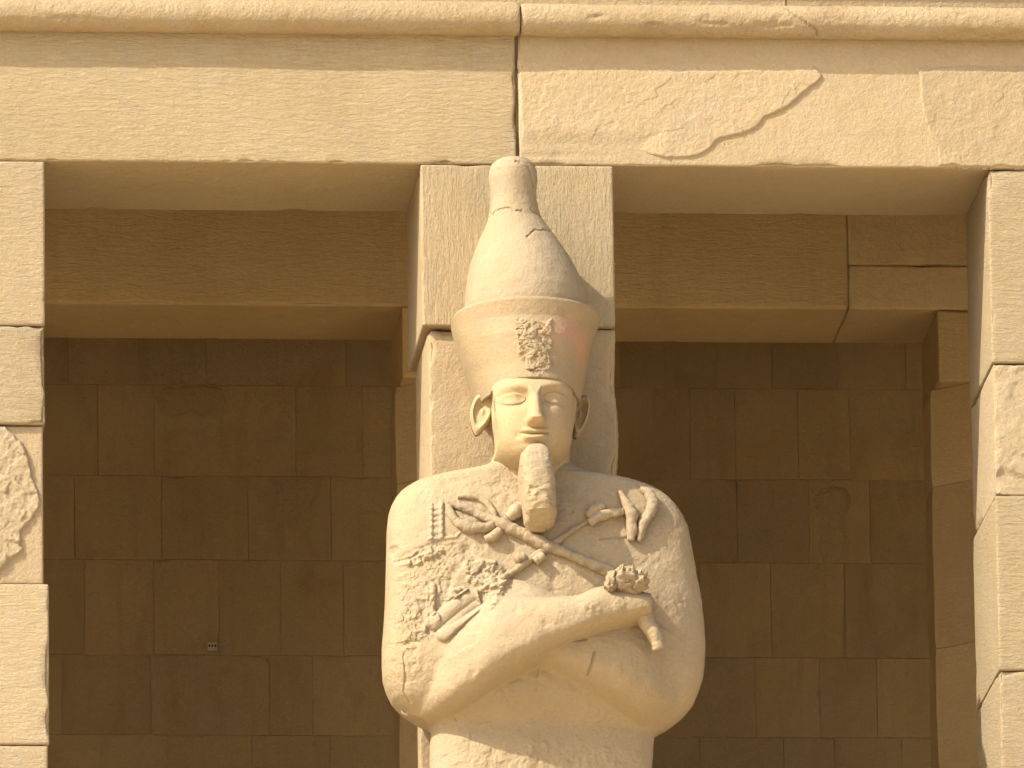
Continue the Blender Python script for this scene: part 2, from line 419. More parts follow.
pr = [(.00, AT+.002), (.00, TZ+.10), (-.005, TZ+.20), (-.03, TZ+.36), (-.08, TZ+.48), (-.17, TZ+.57), (-.25, TZ+.60), (-.25, TZ+.78), (1.4, TZ+.78), (1.4, AT+.002)]
ccuts = [-XW, -3.4, xz(340, 5)[0], xz(786, 5)[0], 3.6, XW]
for i in range(5):
    x0, x1 = ccuts[i]+.003, ccuts[i+1]-.003; n = len(pr)
    V = [(x0, p[0], p[1]) for p in pr]+[(x1, p[0], p[1]) for p in pr]
    F = [(k, (k+1) % n, (k+1) % n+n, k+n) for k in range(n)]+[tuple(range(n))[::-1], tuple(range(n, 2*n))]
    mesh('cornice_block', V, F, M_torus, CO, False)

# ------------------------------------------------------------------ interior: second row
Y2 = 2.80; D2 = .75
z2 = unp(700, 308, Y2)[2]
IB = empty('inner_beam', (0, Y2+D2/2, z2), 'shaded stone beam inside the portico resting on the inner columns', 'beam')
xb = unp(848, 260, Y2)[0]; xe = unp(1003, 260, Y2)[0]
zb = unp(900, 265, Y2)[2]
block('stone_block', -3.4, xb-.0003, Y2, Y2+D2, z2, z2+1.1, M_in, IB, step=.03, chip=.015, bevel=.007)
block('stone_block', xb+.0003, xe+.6, Y2+.006, Y2+D2, z2+.003, zb-.001, M_inr, IB, step=.03, chip=.012, thr=.1)
block('stone_block', xb+.0003, xe+.6, Y2+.012, Y2+D2, zb+.001, z2+1.1, M_inr, IB, step=.03, chip=.012, thr=.1)
block('stone_block', -XW, -3.404, Y2, Y2+D2, z2, z2+1.1, M_in, IB, step=.2)
block('stone_block', xe+.604, XW, Y2, Y2+D2, z2, z2+1.1, M_in, IB, step=.2)
CS = unp(938, 340, Y2)[0]-unp(402, 340, Y2)[0]
cx0 = unp(402, 340, Y2)[0]
zab = unp(950, 381, Y2)[2]
for k, lab in ((-1, 'octagonal stone column inside the portico behind the left pillar'), (0, 'octagonal stone column inside the portico hidden mostly by the centre pillar'),
               (1, 'octagonal stone column inside the portico beside the right pillar'), (2, 'octagonal stone column inside the portico beyond the right pillar'), (-2, 'octagonal stone column beyond the left pillar of the portico')):
    x0 = cx0+k*CS
    o = empty('stone_column', (x0+.37, Y2+.375, FZ), lab, 'column', 'octagonal columns of the inner row')
    block('abacus', x0, x0+.74, Y2+.004, Y2+D2-.004, zab, z2-.002, M_in, o, step=.04, chip=.02)
    # octagonal shaft in drums
    zs = [zab-.001, unp(940, 478, Y2)[2], unp(940, 640, Y2)[2], unp(940, 700, Y2)[2]-.35, -3.6, FZ]
    for q in range(5):
        Vv = []; nz = 14
        for zi in np.linspace(zs[q+1]+.001, zs[q]-.001, nz):
            e = min(zs[q]-zi, zi-zs[q+1]); R = .425-.006*math.exp(-e/.02)
            for j in range(8):
                for s in np.linspace(0, 1, 7)[:-1]:
                    a0 = math.radians(22.5+45*j); a1 = a0+math.radians(45)
                    px_ = R*(math.cos(a0)*(1-s)+math.cos(a1)*s); py_ = R*(math.sin(a0)*(1-s)+math.sin(a1)*s)
                    Vv.append((x0+.37+px_, Y2+.375+py_, zi))
        Vv = np.array(Vv); Vv[:, 0] += fbm(Vv[:, 0], Vv[:, 1], Vv[:, 2], 3, 3)*.006
        dm = mesh('drum', Vv, gridf(nz, 48, wrap=True), M_in, o, False)
# ceiling, and unseen end walls added to keep light from flooding the interior
tag(boxm('ceiling', -XW, XW, PD+.002, 5.9, z2+1.1, z2+1.5, M_in), kind='structure')
for s in (-1, 1):
    x0 = XW if s > 0 else -XW-.5
    o = boxm('light_stop_wall', x0, x0+.5, .0, 5.9, FZ, z2+1.5, M_lint)
    tag(o, 'unseen plain wall added to keep light out at the %s end of the portico' % ('right' if s > 0 else 'left'), 'wall', kind='thing')

# ------------------------------------------------------------------ back wall
YW = 5.2
BW = empty('back_wall', (0, YW+.3, FZ), 'shaded back wall of large fitted stone blocks inside the portico', 'wall')
def wz(py): return unp(200, py, YW)[2]
def wx(px, py): return unp(px, py, YW)[0]
rows = [250, 300, 385, 476, 560, 655, 735, 800, 880, 960]
js = {1: [68, 139, 206, 277, 346, 440, 530, 620, 716, 771, 837, 905], 2: [98, 154, 296, 363, 470, 590, 690, 735, 798, 850, 960], 3: [74.5, 161.5, 248, 331, 392, 480, 570, 650, 737, 809, 870],
      4: [84.5, 154, 219, 281, 343.6, 440, 520, 610, 700, 771, 845], 5: [62, 151, 269.5, 313, 420, 520, 640, 756, 820, 877], 6: [168, 252, 330, 470, 600, 700, 784, 835, 902]}
rnd = random.Random(5)
for r in range(len(rows)-1):
    zt, zb_ = wz(rows[r]), wz(rows[r+1])
    j = js.get(r, [40+i*170 for i in range(6)])
    ed = [-XW]+([-4.6, -3.6] if 1 <= r <= 6 else [-4.6])+[wx(v, (rows[r]+rows[r+1])/2) for v in j]+[3.4, XW]
    ed = sorted(ed)
    for i in range(len(ed)-1):
        far = ed[i+1] < -3 or ed[i] > 3.2 or r in (0, 7, 8)
        g = .0003
        block('stone_block', ed[i]+g, ed[i+1]-g, YW+rnd.uniform(-.005, .003), YW+.25, zb_+g, zt-g, M_wall, BW, step=(.3 if far else .05), chip=.02, thr=.25, bevel=.0012, wob=.0)
boxm('wall_core', -XW, XW, YW+.007, YW+.7, FZ, z2+1.5, M_core, BW)

for nm, pl in (('carved_cartouche', [(160, 390), (170, 387), (210, 387), (220, 391), (223, 402), (219, 415), (208, 418), (170, 418), (160, 414), (156, 402)]),
               ('carved_figure', [(820, 500), (826, 492), (834, 489), (842, 493), (846, 505), (842, 520), (846, 540), (843, 557), (826, 559), (822, 545), (826, 525), (818, 512)]),
               ):
    plate(nm, pl, YW-.005, .0025, M_wall, BW, step=1.2, amp=.006, freq=9, seed=len(pl)*1.3, jit=5, edge=5)

# wall socket (small pale plate low in the left opening)
sx_, sz_ = unp(212, 648, YW)[[0, 2]]
M_plate = stone('dusty_plastic', (.50, .42, .31), None, 'none', .05, stain=.1)
M_hole = stone('dark_slot', (.03, .02, .012), None, 'none', .05)
WS = empty('wall_socket', (sx_, YW, sz_-.03), 'small pale square socket plate on the shaded back wall, left opening', 'socket')
block('plate', sx_-.028, sx_+.028, YW-.04, YW-.016, sz_-.026, sz_+.026, M_plate, WS, step=.02, chip=0, bevel=.003, wob=0)
for k in (-1, 0, 1):
    V = []
    for yy in (YW-.0425, YW-.03):
        for t in np.linspace(0, 2*math.pi, 12, endpoint=False): V.append((sx_+k*.016+.0055*math.cos(t), yy, sz_+.003+.0065*math.sin(t)))
    mesh('slot', V, [tuple(range(12))[::-1], tuple(range(12, 24))]+[(i, (i+1) % 12, (i+1) % 12+12, i+12) for i in range(12)], M_hole, WS, False)

# ================================================================== the statue
ST = empty('statue', (.11, -.35, FZ), 'cream limestone statue of a crowned bearded king with crossed arms, standing against the centre pillar', 'statue')
def table(rows_, Y):
    """rows (py, pxl, pxr) of the outline -> world z, xl, xr"""
    o = []
    for py, l, r in rows_:
        A = unp(l, py, Y); B = unp(r, py, Y); o.append((A[2]*.5+B[2]*.5, A[0], B[0]))
    o = np.array(sorted(o)); return o
# ---- body
BS = -.36
body_rows = [(450, 493, 570), (460, 492, 569), (465, 489, 570.5), (469, 484, 573), (472, 474, 578), (474.5, 461, 587), (477, 445, 595), (479.5, 431, 607), (482, 421, 630), (485, 413.5, 642), (489, 406.5, 653), (494, 400, 662), (500, 395, 669),
             (508, 391, 676), (518, 388.5, 682), (530, 387, 687), (550, 386.5, 691), (574, 386, 695), (607, 385, 701), (630, 383.5, 703), (649, 382, 704), (668, 382, 703.5), (682, 383, 701.5), (694, 387, 697.5), (703, 391.5, 694),
             (711, 399, 688), (717, 407, 682), (722, 416, 676), (727, 427, 669), (731, 431, 661), (735, 431, 655), (745, 430, 653.5), (768, 430, 652), (800, 431, 648)]
T = table(body_rows, BS)
zlow = T[0, 0]
ext = np.array([(FZ+.30, -.36, .58), (FZ+.9, -.36, .58), (-3.2, -.40, .62)])
T = np.vstack([ext, T]); T = T[np.argsort(T[:, 0])]
zt_, zb0 = unp(530, 452, BS)[2], FZ+.30
z_a = unp(530, 500, BS)[2]; z_b = unp(530, 775, BS)[2]
zr = np.concatenate([np.linspace(zt_, z_a, 150)[:-1], np.linspace(z_a, z_b, 440)[:-1], np.linspace(z_b, zb0, 60)])
NF, NB = 460, 70
XL = np.interp(zr, T[:, 0], T[:, 1]); XR = np.interp(zr, T[:, 0], T[:, 2])
k_ = np.hanning(9); k_ /= k_.sum()
def smooth(v):
    w = np.pad(v, 4, mode='edge'); return np.convolve(w, k_, 'valid')
XL, XR = smooth(XL), smooth(XR)
zc_py = np.array([448, 462, 470, 480, 495, 520, 550, 600, 660, 690, 722, 745, 775]); fr = np.array([-.585, -.585, -.59, -.60, -.625, -.655, -.68, -.70, -.70, -.66, -.575, -.59, -.60])
zk = np.array([unp(535, p, -.65)[2] for p in zc_py])[::-1]; FR = sinterp(zr, np.concatenate([[FZ+.3, -3.2], zk]), np.concatenate([[-.56, -.55], fr[::-1]]))
psi = np.linspace(-math.pi/2, math.pi/2, NF); t = np.sin(psi)
CX = (XL+XR)/2; HW = (XR-XL)/2
nexp = np.interp(zr, [z_b, unp(530, 735, BS)[2], unp(530, 700, BS)[2], unp(530, 540, BS)[2], z_a, zt_], [2.6, 2.6, 3.6, 3.8, 3.0, 2.0])[:, None]
Xf = CX[:, None]+HW[:, None]*t[None, :]
prof_ = np.clip(1-np.abs(t)[None, :]**nexp, 0, 1)**(1/nexp)
Yf = BS+(FR-BS)[:, None]*prof_
Zf = np.repeat(zr[:, None], NF, 1)

def seg(px, py, ax, ay, bx, by):
    ex, ey = bx-ax, by-ay; tt = np.clip(((px-ax)*ex+(py-ay)*ey)/(ex*ex+ey*ey), 0, 1)
    return np.hypot(px-ax-tt*ex, py-ay-tt*ey), tt
def side_(px, py, ax, ay, bx, by):  # signed distance, + below the line
    L = math.hypot(bx-ax, by-ay); return ((bx-ax)*(py-ay)-(by-ay)*(px-ax))/L

def shape_layer(px, py, poly_top, poly_bot, x0, x1, soft=1.0):
    top = np.interp(px, *zip(*poly_top)); bot = np.interp(px, *zip(*poly_bot))
    return top, bot
# lower forearm (statue's left arm, right in view): rounded mass rising from the right elbow toward the middle
gp, gq = proj(Xf, np.full_like(Xf, -.80), Zf)
top2 = sinterp(gp, [430, 520, 560, 600, 640, 665, 690, 710], [560, 575, 590, 600, 612, 622, 640, 680])
bot2 = sinterp(gp, [430, 500, 540, 580, 610, 635, 650, 668, 690, 704], [640, 655, 668, 684, 699, 712, 717, 714, 702, 688])
v = (gq-(top2+bot2)/2)/((bot2-top2)/2)
dep2 = sinterp(gp, [390, 450, 500, 560, 620, 650, 675, 690, 704], [-.1, -.50, -.76, -.815, -.80, -.75, -.64, -.50, -.25])
sh = np.where(v < 0, np.clip(1-np.abs(v)**2.2, 0, 1)**(1/2.0), np.clip(1-np.abs(v)**3.4, 0, 1)**(1/1.9))
back = np.where(v < 0, -.52, np.interp(gp, [600, 645, 704], [-.44, -.30, -.02]))
back = np.where(v < 0, Yf+.02, back)
Yarm2 = np.where(np.abs(v) < 1, back+(dep2-back)*sh, 0)
Yf = smin(Yf, Yarm2, .05)
# upper forearm (statue's right arm, left in view)
gp, gq = proj(Xf, np.full_like(Xf, -.90), Zf)
top1 = sinterp(gp, [380, 400, 440, 480, 498, 536, 577, 606, 625, 655, 662], [620, 628, 622, 600, 589, 592, 588, 578, 580, 586, 589])
bot1 = sinterp(gp, [384, 400, 428, 455, 494, 536, 569, 602, 639, 656, 662], [686, 697, 708, 703, 683, 661, 645, 633, 621, 614, 611])
v = (gq-(top1+bot1)/2)/((bot1-top1)/2)
dep1 = sinterp(gp, [383, 402, 428, 458, 500, 540, 580, 620, 648, 653, 656], [-.1, -.36, -.58, -.76, -.88, -.92, -.925, -.90, -.875, -.86, -.55])
sh = np.where(v < 0, np.clip(1-np.abs(v)**2.1, 0, 1)**(1/2.), np.clip(1-np.abs(v)**3.6, 0, 1)**(1/1.9))
# gentle take-off from the chest over the upper arm, firm lower edge
bk = np.interp(gp, [383, 440, 500, 560, 656], [-.45, -.60, -.66, -.70, -.70])
bk = np.where(v < 0, Yf+.02, np.interp(gp, [384, 430, 480, 560], [-.02, -.22, -.50, -.52]))
Yarm1 = np.where((np.abs(v) < 1) & (gp < 657), bk+(dep1-bk)*sh, 0)
kk = .018+(np.interp(gp, [440, 500], [.09, .03])-.018)*sstep(-.1, -.8, v)
Yf = smin(Yf, Yarm1, kk)
# faint swell of the elbows and hollow between arm and waist
gp, gq = proj(Xf, Yf, Zf)

# ---- relief of worn hands, rods and breaks (kept in the surface of the body)
def ridge(px, py, pts, r, h, flat=1.0):
    """rounded roll along a polyline; r in pixels of the survey, h metres"""
    best = np.full(px.shape, 1e9)
    for (ax, ay), (bx, by) in zip(pts[:-1], pts[1:]):
        d, _ = seg(px, py, ax, ay, bx, by); best = np.minimum(best, d)
    return h*np.clip(1-(best/r)**2, 0, 1)**.5
H = np.zeros_like(Xf)
def blob(cx, cy, rx, ry, h, ang=0, p=.5):
    a = math.radians(ang); u = ((gp-cx)*math.cos(a)+(gq-cy)*math.sin(a))/rx; w = (-(gp-cx)*math.sin(a)+(gq-cy)*math.cos(a))/ry
    return h*np.clip(1-u*u-w*w, 0, 1)**p
nz1 = broken(Xf, Zf, 17, 1)*.45+.4*fbm(Xf, Yf*0, Zf, 40, 3); nz2 = fbm(Xf, Yf*0+3, Zf, 9, 4); nz3 = fbm(Xf, Yf, Zf, 3.0, 4)
# broken stumps of hand at left
H = np.maximum(H, ridge(gp, gq, [(471, 597), (452, 610), (435, 622)], 8.5, .035))
H = np.maximum(H, ridge(gp, gq, [(474, 606), (462, 616), (443, 634)], 7.5, .030))
def patch(poly, lift, amp, nz, edge=4., jit=3.):
    sd = sdpoly(gp+nz2*jit, gq+nz3*jit*1.5, np.array(poly, float)); m = sstep(edge*.5, -edge*.5, sd); return m, m*(lift+amp*nz)
m, hh = patch([(450, 590), (465, 588), (476, 594), (480, 604), (470, 608), (456, 602), (449, 599)], .018, .045, nz1); H = H+hh*(H < .02)
m, hh = patch([(462, 566), (470, 558), (495, 560), (508, 572), (507, 582), (490, 590), (470, 584)], .010, .034, nz1); H = H+hh
m, hh = patch([(476, 590), (505, 582), (500, 600), (486, 612), (478, 606)], .010, .035, nz1); H = H+hh
m, hh = patch([(386, 540), (400, 556), (420, 548), (436, 540), (470, 545), (478, 560), (460, 572), (450, 588), (424, 640), (404, 650), (386, 620)], -.006, .014, nz1, 4, 5); H = H+hh
m, hh = patch([(412, 560), (440, 546), (444, 552), (418, 566), (400, 566)], .008, .03, nz1, 3, 3); H = H+hh
m, hh = patch([(398, 620), (412, 600), (424, 620), (415, 660), (406, 690), (399, 680)], -.003, .012, nz1, 4, 5); H = H+hh
# torn edge below the broken hand
m, hh = patch([(418, 600), (428, 640), (440, 646), (455, 655), (466, 648), (478, 642), (481, 615), (476, 604), (440, 600)], -.007, .0, nz1, 1.6, 2); H = H+hh*(H < .012)
# ladder-like carved sign
H += ridge(gp, gq, [(431, 505), (431, 538)], 2.2, .010); H += ridge(gp, gq, [(441.5, 503), (441.5, 536)], 2.4, .014)
for yy in (508, 514, 520, 526, 533): H += ridge(gp+nz3*3, gq+nz2*2, [(431, yy), (441, yy-1)], 1.9, .006)
H += ridge(gp, gq, [(429, 539), (444, 538), (456, 537), (461, 531), (462, 526)], 1.6, .007)
H += ridge(gp, gq, [(428, 588), (428, 612), (425, 630)], 2.0, .010)
H += ridge(gp, gq, [(433, 586), (432.5, 613)], 3.4, .020)
# chip on the left shoulder edge
H -= blob(391, 551, 9, 5, .05, -25, 1)
# cracks and steps
H += sstep(1.2, -1.2, gq-np.interp(gp, [555, 570, 580, 600, 640], [653, 643, 638.5, 640, 641]))*.0
H -= ridge(gp, gq, [(540, 655), (556, 647), (570, 640.5), (586, 639)], 1.4, .010)
H -= ridge(gp, gq, [(595, 652), (592, 664), (588, 674)], 1.6, .014)
H -= ridge(gp, gq, [(600, 540), (612, 538.5), (628, 538)], 1.2, .008)
H -= ridge(gp, gq, [(404, 655), (406, 675), (404, 690), (410, 702)], 1.6, .010)
H -= ridge(gp, gq, [(395, 562), (412, 558), (418, 553)], 1.5, .012)
# band of tool marks near the waist
H += sstep(742, 752, gq)*.006*nz1
H += .006*nz2+.012*nz3+.0026*nz1+.004*np.maximum(0, fbm(Xf, Yf*0+7, Zf, 14, 4)-.15)*np.sign(fbm(Xf, Yf*0, Zf, 2, 2))*4
fade = np.clip(np.cos(psi), 0, 1)[None, :]**.35
Yf = Yf-H*fade
# small sideways irregularity of the outline
Xf = Xf+(.004*nz2+.004*nz3)*np.sign(t)[None, :]*(np.abs(t)**6)[None, :]
# back half
pb = np.linspace(math.pi/2, -math.pi/2, NB+2)[1:-1]
Xb = CX[:, None]+HW[:, None]*np.sin(pb)[None, :]; Yb = BS+(.385*np.cos(pb)**.8)[None, :]+0*Xb; Zb = np.repeat(zr[:, None], NB, 1)
V = np.stack([np.hstack([Xf, Xb]), np.hstack([Yf, Yb]), np.hstack([Zf, Zb])], -1)
nr, nc = V.shape[:2]
body = mesh('body', V.reshape(-1, 3), gridf(nr, nc, wrap=True, flip=True), M_stat, ST)
GP, GQ = proj(Xf, Yf, Zf)
def surf(px, py):
    i = np.argmin((GP-px)**2+(GQ-py)**2); return Yf.ravel()[i]
# feet and plinth (below the picture)
V = []
for k in range(9):
    u = k/8; zq = FZ+.20+.22*(1-u**2*.9)*1
    V += [(-.30+.0*u, -.45-.55*u, FZ+.12), (.52, -.45-.55*u, FZ+.12), (.46, -.45-.55*u, FZ+.12+.30*(1-.6*u)), (-.24, -.45-.55*u, FZ+.12+.30*(1-.6*u))]
mesh('feet', V, gridf(9, 4, wrap=True, flip=True), M_stat, ST, False)
block('plinth', -.55, .78, -1.15, -.002, FZ+.001, FZ+.31, M_stat, ST, step=.1)
# slab of stone joining the statue to the pillar
xs0 = unp(418.5, 745, -.02)[0]; xs1 = unp(641, 745, -.02)[0]
block('back_slab', xs0, xs1, -.10, .05, FZ+.3, unp(500, 705, -.1)[2], M_stat, ST, step=.012, chip=.03, thr=.05)

# ---- generic roll lying on the body
def tube(name, pts, rad, mat, parent, sink=.25, n=24, rough_=.16, seed=0, lift=0.0, flat=1.0, cap=True, ys=None):
    pts = np.array(pts, float); m = max(20, int(np.hypot(*np.diff(pts, axis=0).T).sum()/.8))
    s = np.concatenate([[0], np.cumsum(np.hypot(*np.diff(pts, axis=0).T))]); u = np.linspace(0, s[-1], m)
    P = np.stack([np.interp(u, s, pts[:, 0]), np.interp(u, s, pts[:, 1])], -1)
    for _ in range(3): P[1:-1] = (P[:-2]+2*P[1:-1]+P[2:])/4
    rad = np.interp(np.linspace(0, 1, m), np.linspace(0, 1, len(rad)), rad) if hasattr(rad, '__len__') else np.full(m, rad)
    if ys is None:
        Y = np.array([surf(*p) for p in P])
        for _ in range(6): Y[1:-1] = (Y[:-2]+2*Y[1:-1]+Y[2:])/4
    else: Y = np.interp(np.linspace(0, 1, m), np.linspace(0, 1, len(ys)), ys)
    R = rad/200.
    W = np.array([unp(p[0], p[1], y-r*(1-sink)-lift) for p, y, r in zip(P, Y, R)])
    Tn = np.gradient(W, axis=0); Tn /= np.linalg.norm(Tn, axis=1)[:, None]
    out = np.array([0, -1., 0]); S = np.cross(Tn, out); S /= np.linalg.norm(S, axis=1)[:, None]; O = np.cross(S, Tn)
    th = np.linspace(0, 2*math.pi, n, endpoint=False)
    rings = []
    for i in range(-2, m+2):
        k = min(max(i, 0), m-1); rr = R[k]; off = 0
        if i == -2 or i == m+1: rr = rr*.02
        elif i == -1 or i == m: rr = rr*.85
        c = W[k]-(Tn[k]*R[k]*.25 if i < 0 else 0)+(Tn[k]*R[k]*.25 if i >= m else 0)
        ring = c+rr*(np.cos(th)[:, None]*S[k]+np.sin(th)[:, None]*O[k]*flat)
        rings.append(ring)
    V = np.array(rings); nn = fbm(V[..., 0], V[..., 1], V[..., 2]+seed, 22, 3)
    cen = V.mean(1, keepdims=True); nf = broken(V[..., 0]+seed, V[..., 2], 28, seed); V = cen+(V-cen)*(1+rough_*2.2*nn+.10*nf)[..., None]
    return mesh(name, V.reshape(-1, 3), gridf(m+4, n, wrap=True, flip=False), mat, parent)
def group_part(name, loc_px, parent):
    o = bpy.data.objects.new(name, None); o.empty_display_size = .05
    o.location = unp(*loc_px, -.7)-base_of(parent); return link(o, parent)
crook = group_part('crook', (520, 535), ST)
tube('rod', [(447, 502), (470, 510), (494, 521), (544, 544), (575, 557), (612, 573)], [3.6, 4.6, 5.8, 6.2, 5.2, 5.6], M_stat, crook, sink=.5, seed=1)
tube('hook', [(448, 503), (450, 511), (454, 519), (460, 524), (472, 528.5), (484, 528), (493, 525)], [3.4, 4.0, 4.8, 5.8, 6.0, 5.6, 5.0], M_stat, crook, sink=.45, seed=2)
tube('hook', [(458, 497), (466, 495.5), (478, 498), (488, 504), (494, 513), (496, 521)], [2.6, 3.2, 3.0, 3.2, 3.2, 2.6], M_stat, crook, sink=.45, seed=3)
tube('rod_stub', [(634, 600), (648, 624), (655, 637), (659, 648)], [8.5, 8.5, 8.0, 7.0], M_stat, crook, sink=.05, seed=4, rough_=.12, ys=[-.73, -.75, -.77, -.77])
flail = group_part('flail', (560, 530), ST)
tube('handle', [(503, 578), (518, 569), (535, 556), (552, 545), (572, 531), (590, 520)], [3.2, 3.8, 4.2, 4.0, 3.0, 2.4], M_stat, flail, sink=.5, seed=5, rough_=.18)
tube('bead', [(517, 559), (524, 556)], [5.5, 4.5], M_stat, flail, sink=.1, seed=6)
tube('bead', [(536, 561), (543, 556)], [5.5, 5.5], M_stat, flail, sink=.1, seed=7)
tube('strand', [(588, 516), (595, 509), (603, 506)], [4.5, 5.5, 4.5], M_stat, flail, sink=.1, seed=8)
tube('strand', [(590, 523), (598, 517), (610, 513), (622, 512)], [4.8, 5.4, 4.8, 4], M_stat, flail, sink=.1, seed=9)
tube('strand', [(620, 493), (626, 503), (632, 515), (632, 530), (631, 540)], [3.4, 5.0, 6.0, 5.2, 4], M_stat, flail, sink=.1, seed=10)
tube('strand', [(641, 489), (649, 493), (653, 502), (650, 513), (643, 523), (640, 536), (639, 541)], [3, 5.0, 5.8, 5.6, 5.0, 4.6, 3], M_stat, flail, sink=.0, seed=11)
tube('knob', [(509, 517), (516, 511), (521, 507)], [5.5, 7.8, 6.8], M_stat, flail, sink=.05, seed=12, rough_=.12)
tube('knob', [(486, 539), (494, 536), (500, 531)], [4.0, 5.2, 4.5], M_stat, flail, sink=.05, seed=13, rough_=.15)
# worn fist gripping the crook
def lump(name, cx, cy, rx, ry, dy, Yc, mat, parent, seed=0, amp=.18, freq=18, ang=0):
    c = unp(cx, cy, Yc); nu, nv = 40, 60
    u = np.linspace(.001, math.pi-.001, nu)[:, None]; v = np.linspace(0, 2*math.pi, nv, endpoint=False)[None, :]
    X = np.sin(u)*np.cos(v); Yv = np.sin(u)*np.sin(v); Z = np.cos(u)+0*v
    n = 1+amp*fbm(X+c[0], Yv+seed, Z+c[2], freq/10, 5)*1.4
    a = math.radians(ang); XX = rx/200*X*n; ZZ = ry/200*Z*n
    V = np.stack([c[0]+XX*math.cos(a)-ZZ*math.sin(a), c[1]+dy*Yv*n, c[2]+XX*math.sin(a)+ZZ*math.cos(a)], -1)
    return mesh(name, V.reshape(-1, 3), gridf(nu, nv, wrap=True, flip=True), mat, parent)
hand = group_part('hand', (628, 580), ST)
lump('palm', 627, 582, 20, 12, .085, -.84, M_stat, hand, seed=9, amp=.30, ang=-6, freq=30)
for i, (cx, cy, r_) in enumerate([(612, 582, 7), (621, 578, 8), (630, 577.5, 8), (639, 581, 7.5)]):
    lump('finger', cx, cy, r_, 12.5-abs(i-1.5)*.8, .058, -.865, M_stat, hand, seed=i, amp=.34, ang=-18, freq=34)

# ---- head
HS = -.42
FXC = 534.5
hrows = [(330, 470, 588), (352, 470.5, 588), (372, 479, 584), (392, 487, 578), (405, 489.5, 576.5), (418, 490.5, 575), (430, 491.5, 573), (440, 493.5, 571), (450, 494.5, 569.5), (460, 493.5, 569), (468, 492, 570), (480, 490, 573), (500, 488, 576)]
TH = table(hrows, HS)
za, zb_ = unp(530, 345, HS)[2], unp(530, 492, HS)[2]
zh = np.linspace(za, zb_, 420); NH = 340
XL, XR = np.interp(zh, TH[:, 0], TH[:, 1]), np.interp(zh, TH[:, 0], TH[:, 2]); XL, XR = smooth(XL), smooth(XR)
psi2 = np.linspace(-math.pi/2, math.pi/2, NH); t2 = np.sin(psi2)
CXh = (XL+XR)/2; HWh = (XR-XL)/2
frh = np.interp(zh, [zb_, unp(534, 478, -.6)[2], unp(534, 462, -.6)[2], unp(534, 450, -.7)[2], unp(534, 430, -.7)[2], za], [-.60, -.61, -.615, -.64, -.68, -.72])
Xh = CXh[:, None]+HWh[:, None]*t2[None, :]; Zh = np.repeat(zh[:, None], NH, 1)
Yh = HS+(frh-HS)[:, None]*np.clip(1-np.abs(t2)[None, :]**2.2, 0, 1)**(1/2.2)
fx, fy = proj(Xh, np.full_like(Xh, -.82), Zh)
# face egg
hw = sinterp(fy, [340, 372, 385, 400, 415, 428, 437, 445, 452, 457, 461, 464], [40, 43, 44, 44, 43.5, 42, 39.5, 35.5, 29, 21, 12, 1])
yfm = sinterp(fy, [340, 372, 385, 400, 415, 428, 436, 446, 456, 464], [-.69, -.772, -.812, -.815, -.82, -.825, -.825, -.81, -.77, -.70])
uu = (fx-FXC)/hw
egg = np.where((np.abs(uu) < 1) & (fy < 464), -.50+(yfm+.50)*np.clip(1-np.abs(uu)**2.5, 0, 1)**(1/2.3), 0)
Yh = smin(Yh, egg, .035)
def gs(cx, cy, sx, sy, ang=0):
    a = math.radians(ang); u = ((fx-cx)*math.cos(a)+(fy-cy)*math.sin(a))/sx; w = (-(fx-cx)*math.sin(a)+(fy-cy)*math.cos(a))/sy
    return np.exp(-.5*(u*u+w*w))
Hh = np.zeros_like(Xh)
for cx, s in ((513.5, -1), (557.5, 1)):
    cy = 397.0 if s < 0 else 396.0
    Hh -= .036*gs(cx+s*-1.0, cy-.5, 9.5, 5.6)             # socket
    Hh -= .018*gs(cx-s*9.5, cy+1, 4.5, 5)                   # inner corner
    u = (fx-cx)/12.8; w = (fy-cy)/6.0
    Hh += .026*np.clip(1-u*u-w*w, 0, 1)**.55             # eyeball
    up = cy-5.4*np.sqrt(np.clip(1-u*u, 0, 1))+.2; lo_ = cy+4.8*np.sqrt(np.clip(1-u*u, 0, 1))
    inx = sstep(1.15, .95, np.abs(u))
    Hh += .0055*np.exp(-((fy-up)/1.8)**2)*inx             # upper lid
    Hh += .0012*np.exp(-((fy-lo_)/1.5)**2)*inx
    brow = cy-13.0+.035*(fx-cx-s*2)**2*.35
    bin_ = sstep(22, 16, np.abs(fx-cx))
    Hh += .006*np.exp(-((fy-brow)/3.8)**2)*bin_           # brow
    Hh += .010*gs(cx+s*5, 421, 11, 9)                     # cheek
    Hh -= .006*gs(cx-s*4, 428, 5, 9, 20*s)
# nose
nc_ = np.interp(fy, [388, 424], [535.0, 535.5])
nw = np.interp(fy, [384, 395, 410, 421, 427], [7.0, 6.2, 7.4, 9.8, 9.8]); nh = np.interp(fy+((fx-535.3)/10.)**2*3.2, [384, 390, 400, 414, 421, 424.5, 428.5], [.0, .020, .052, .080, .088, .066, .0])
Hh += nh*np.clip(1-np.abs((fx-nc_)/nw)**2.2, 0, 1)**.68
for s in (-1, 1): Hh += .014*gs(535.5+s*7.0, 421.5, 2.6, 2.4)
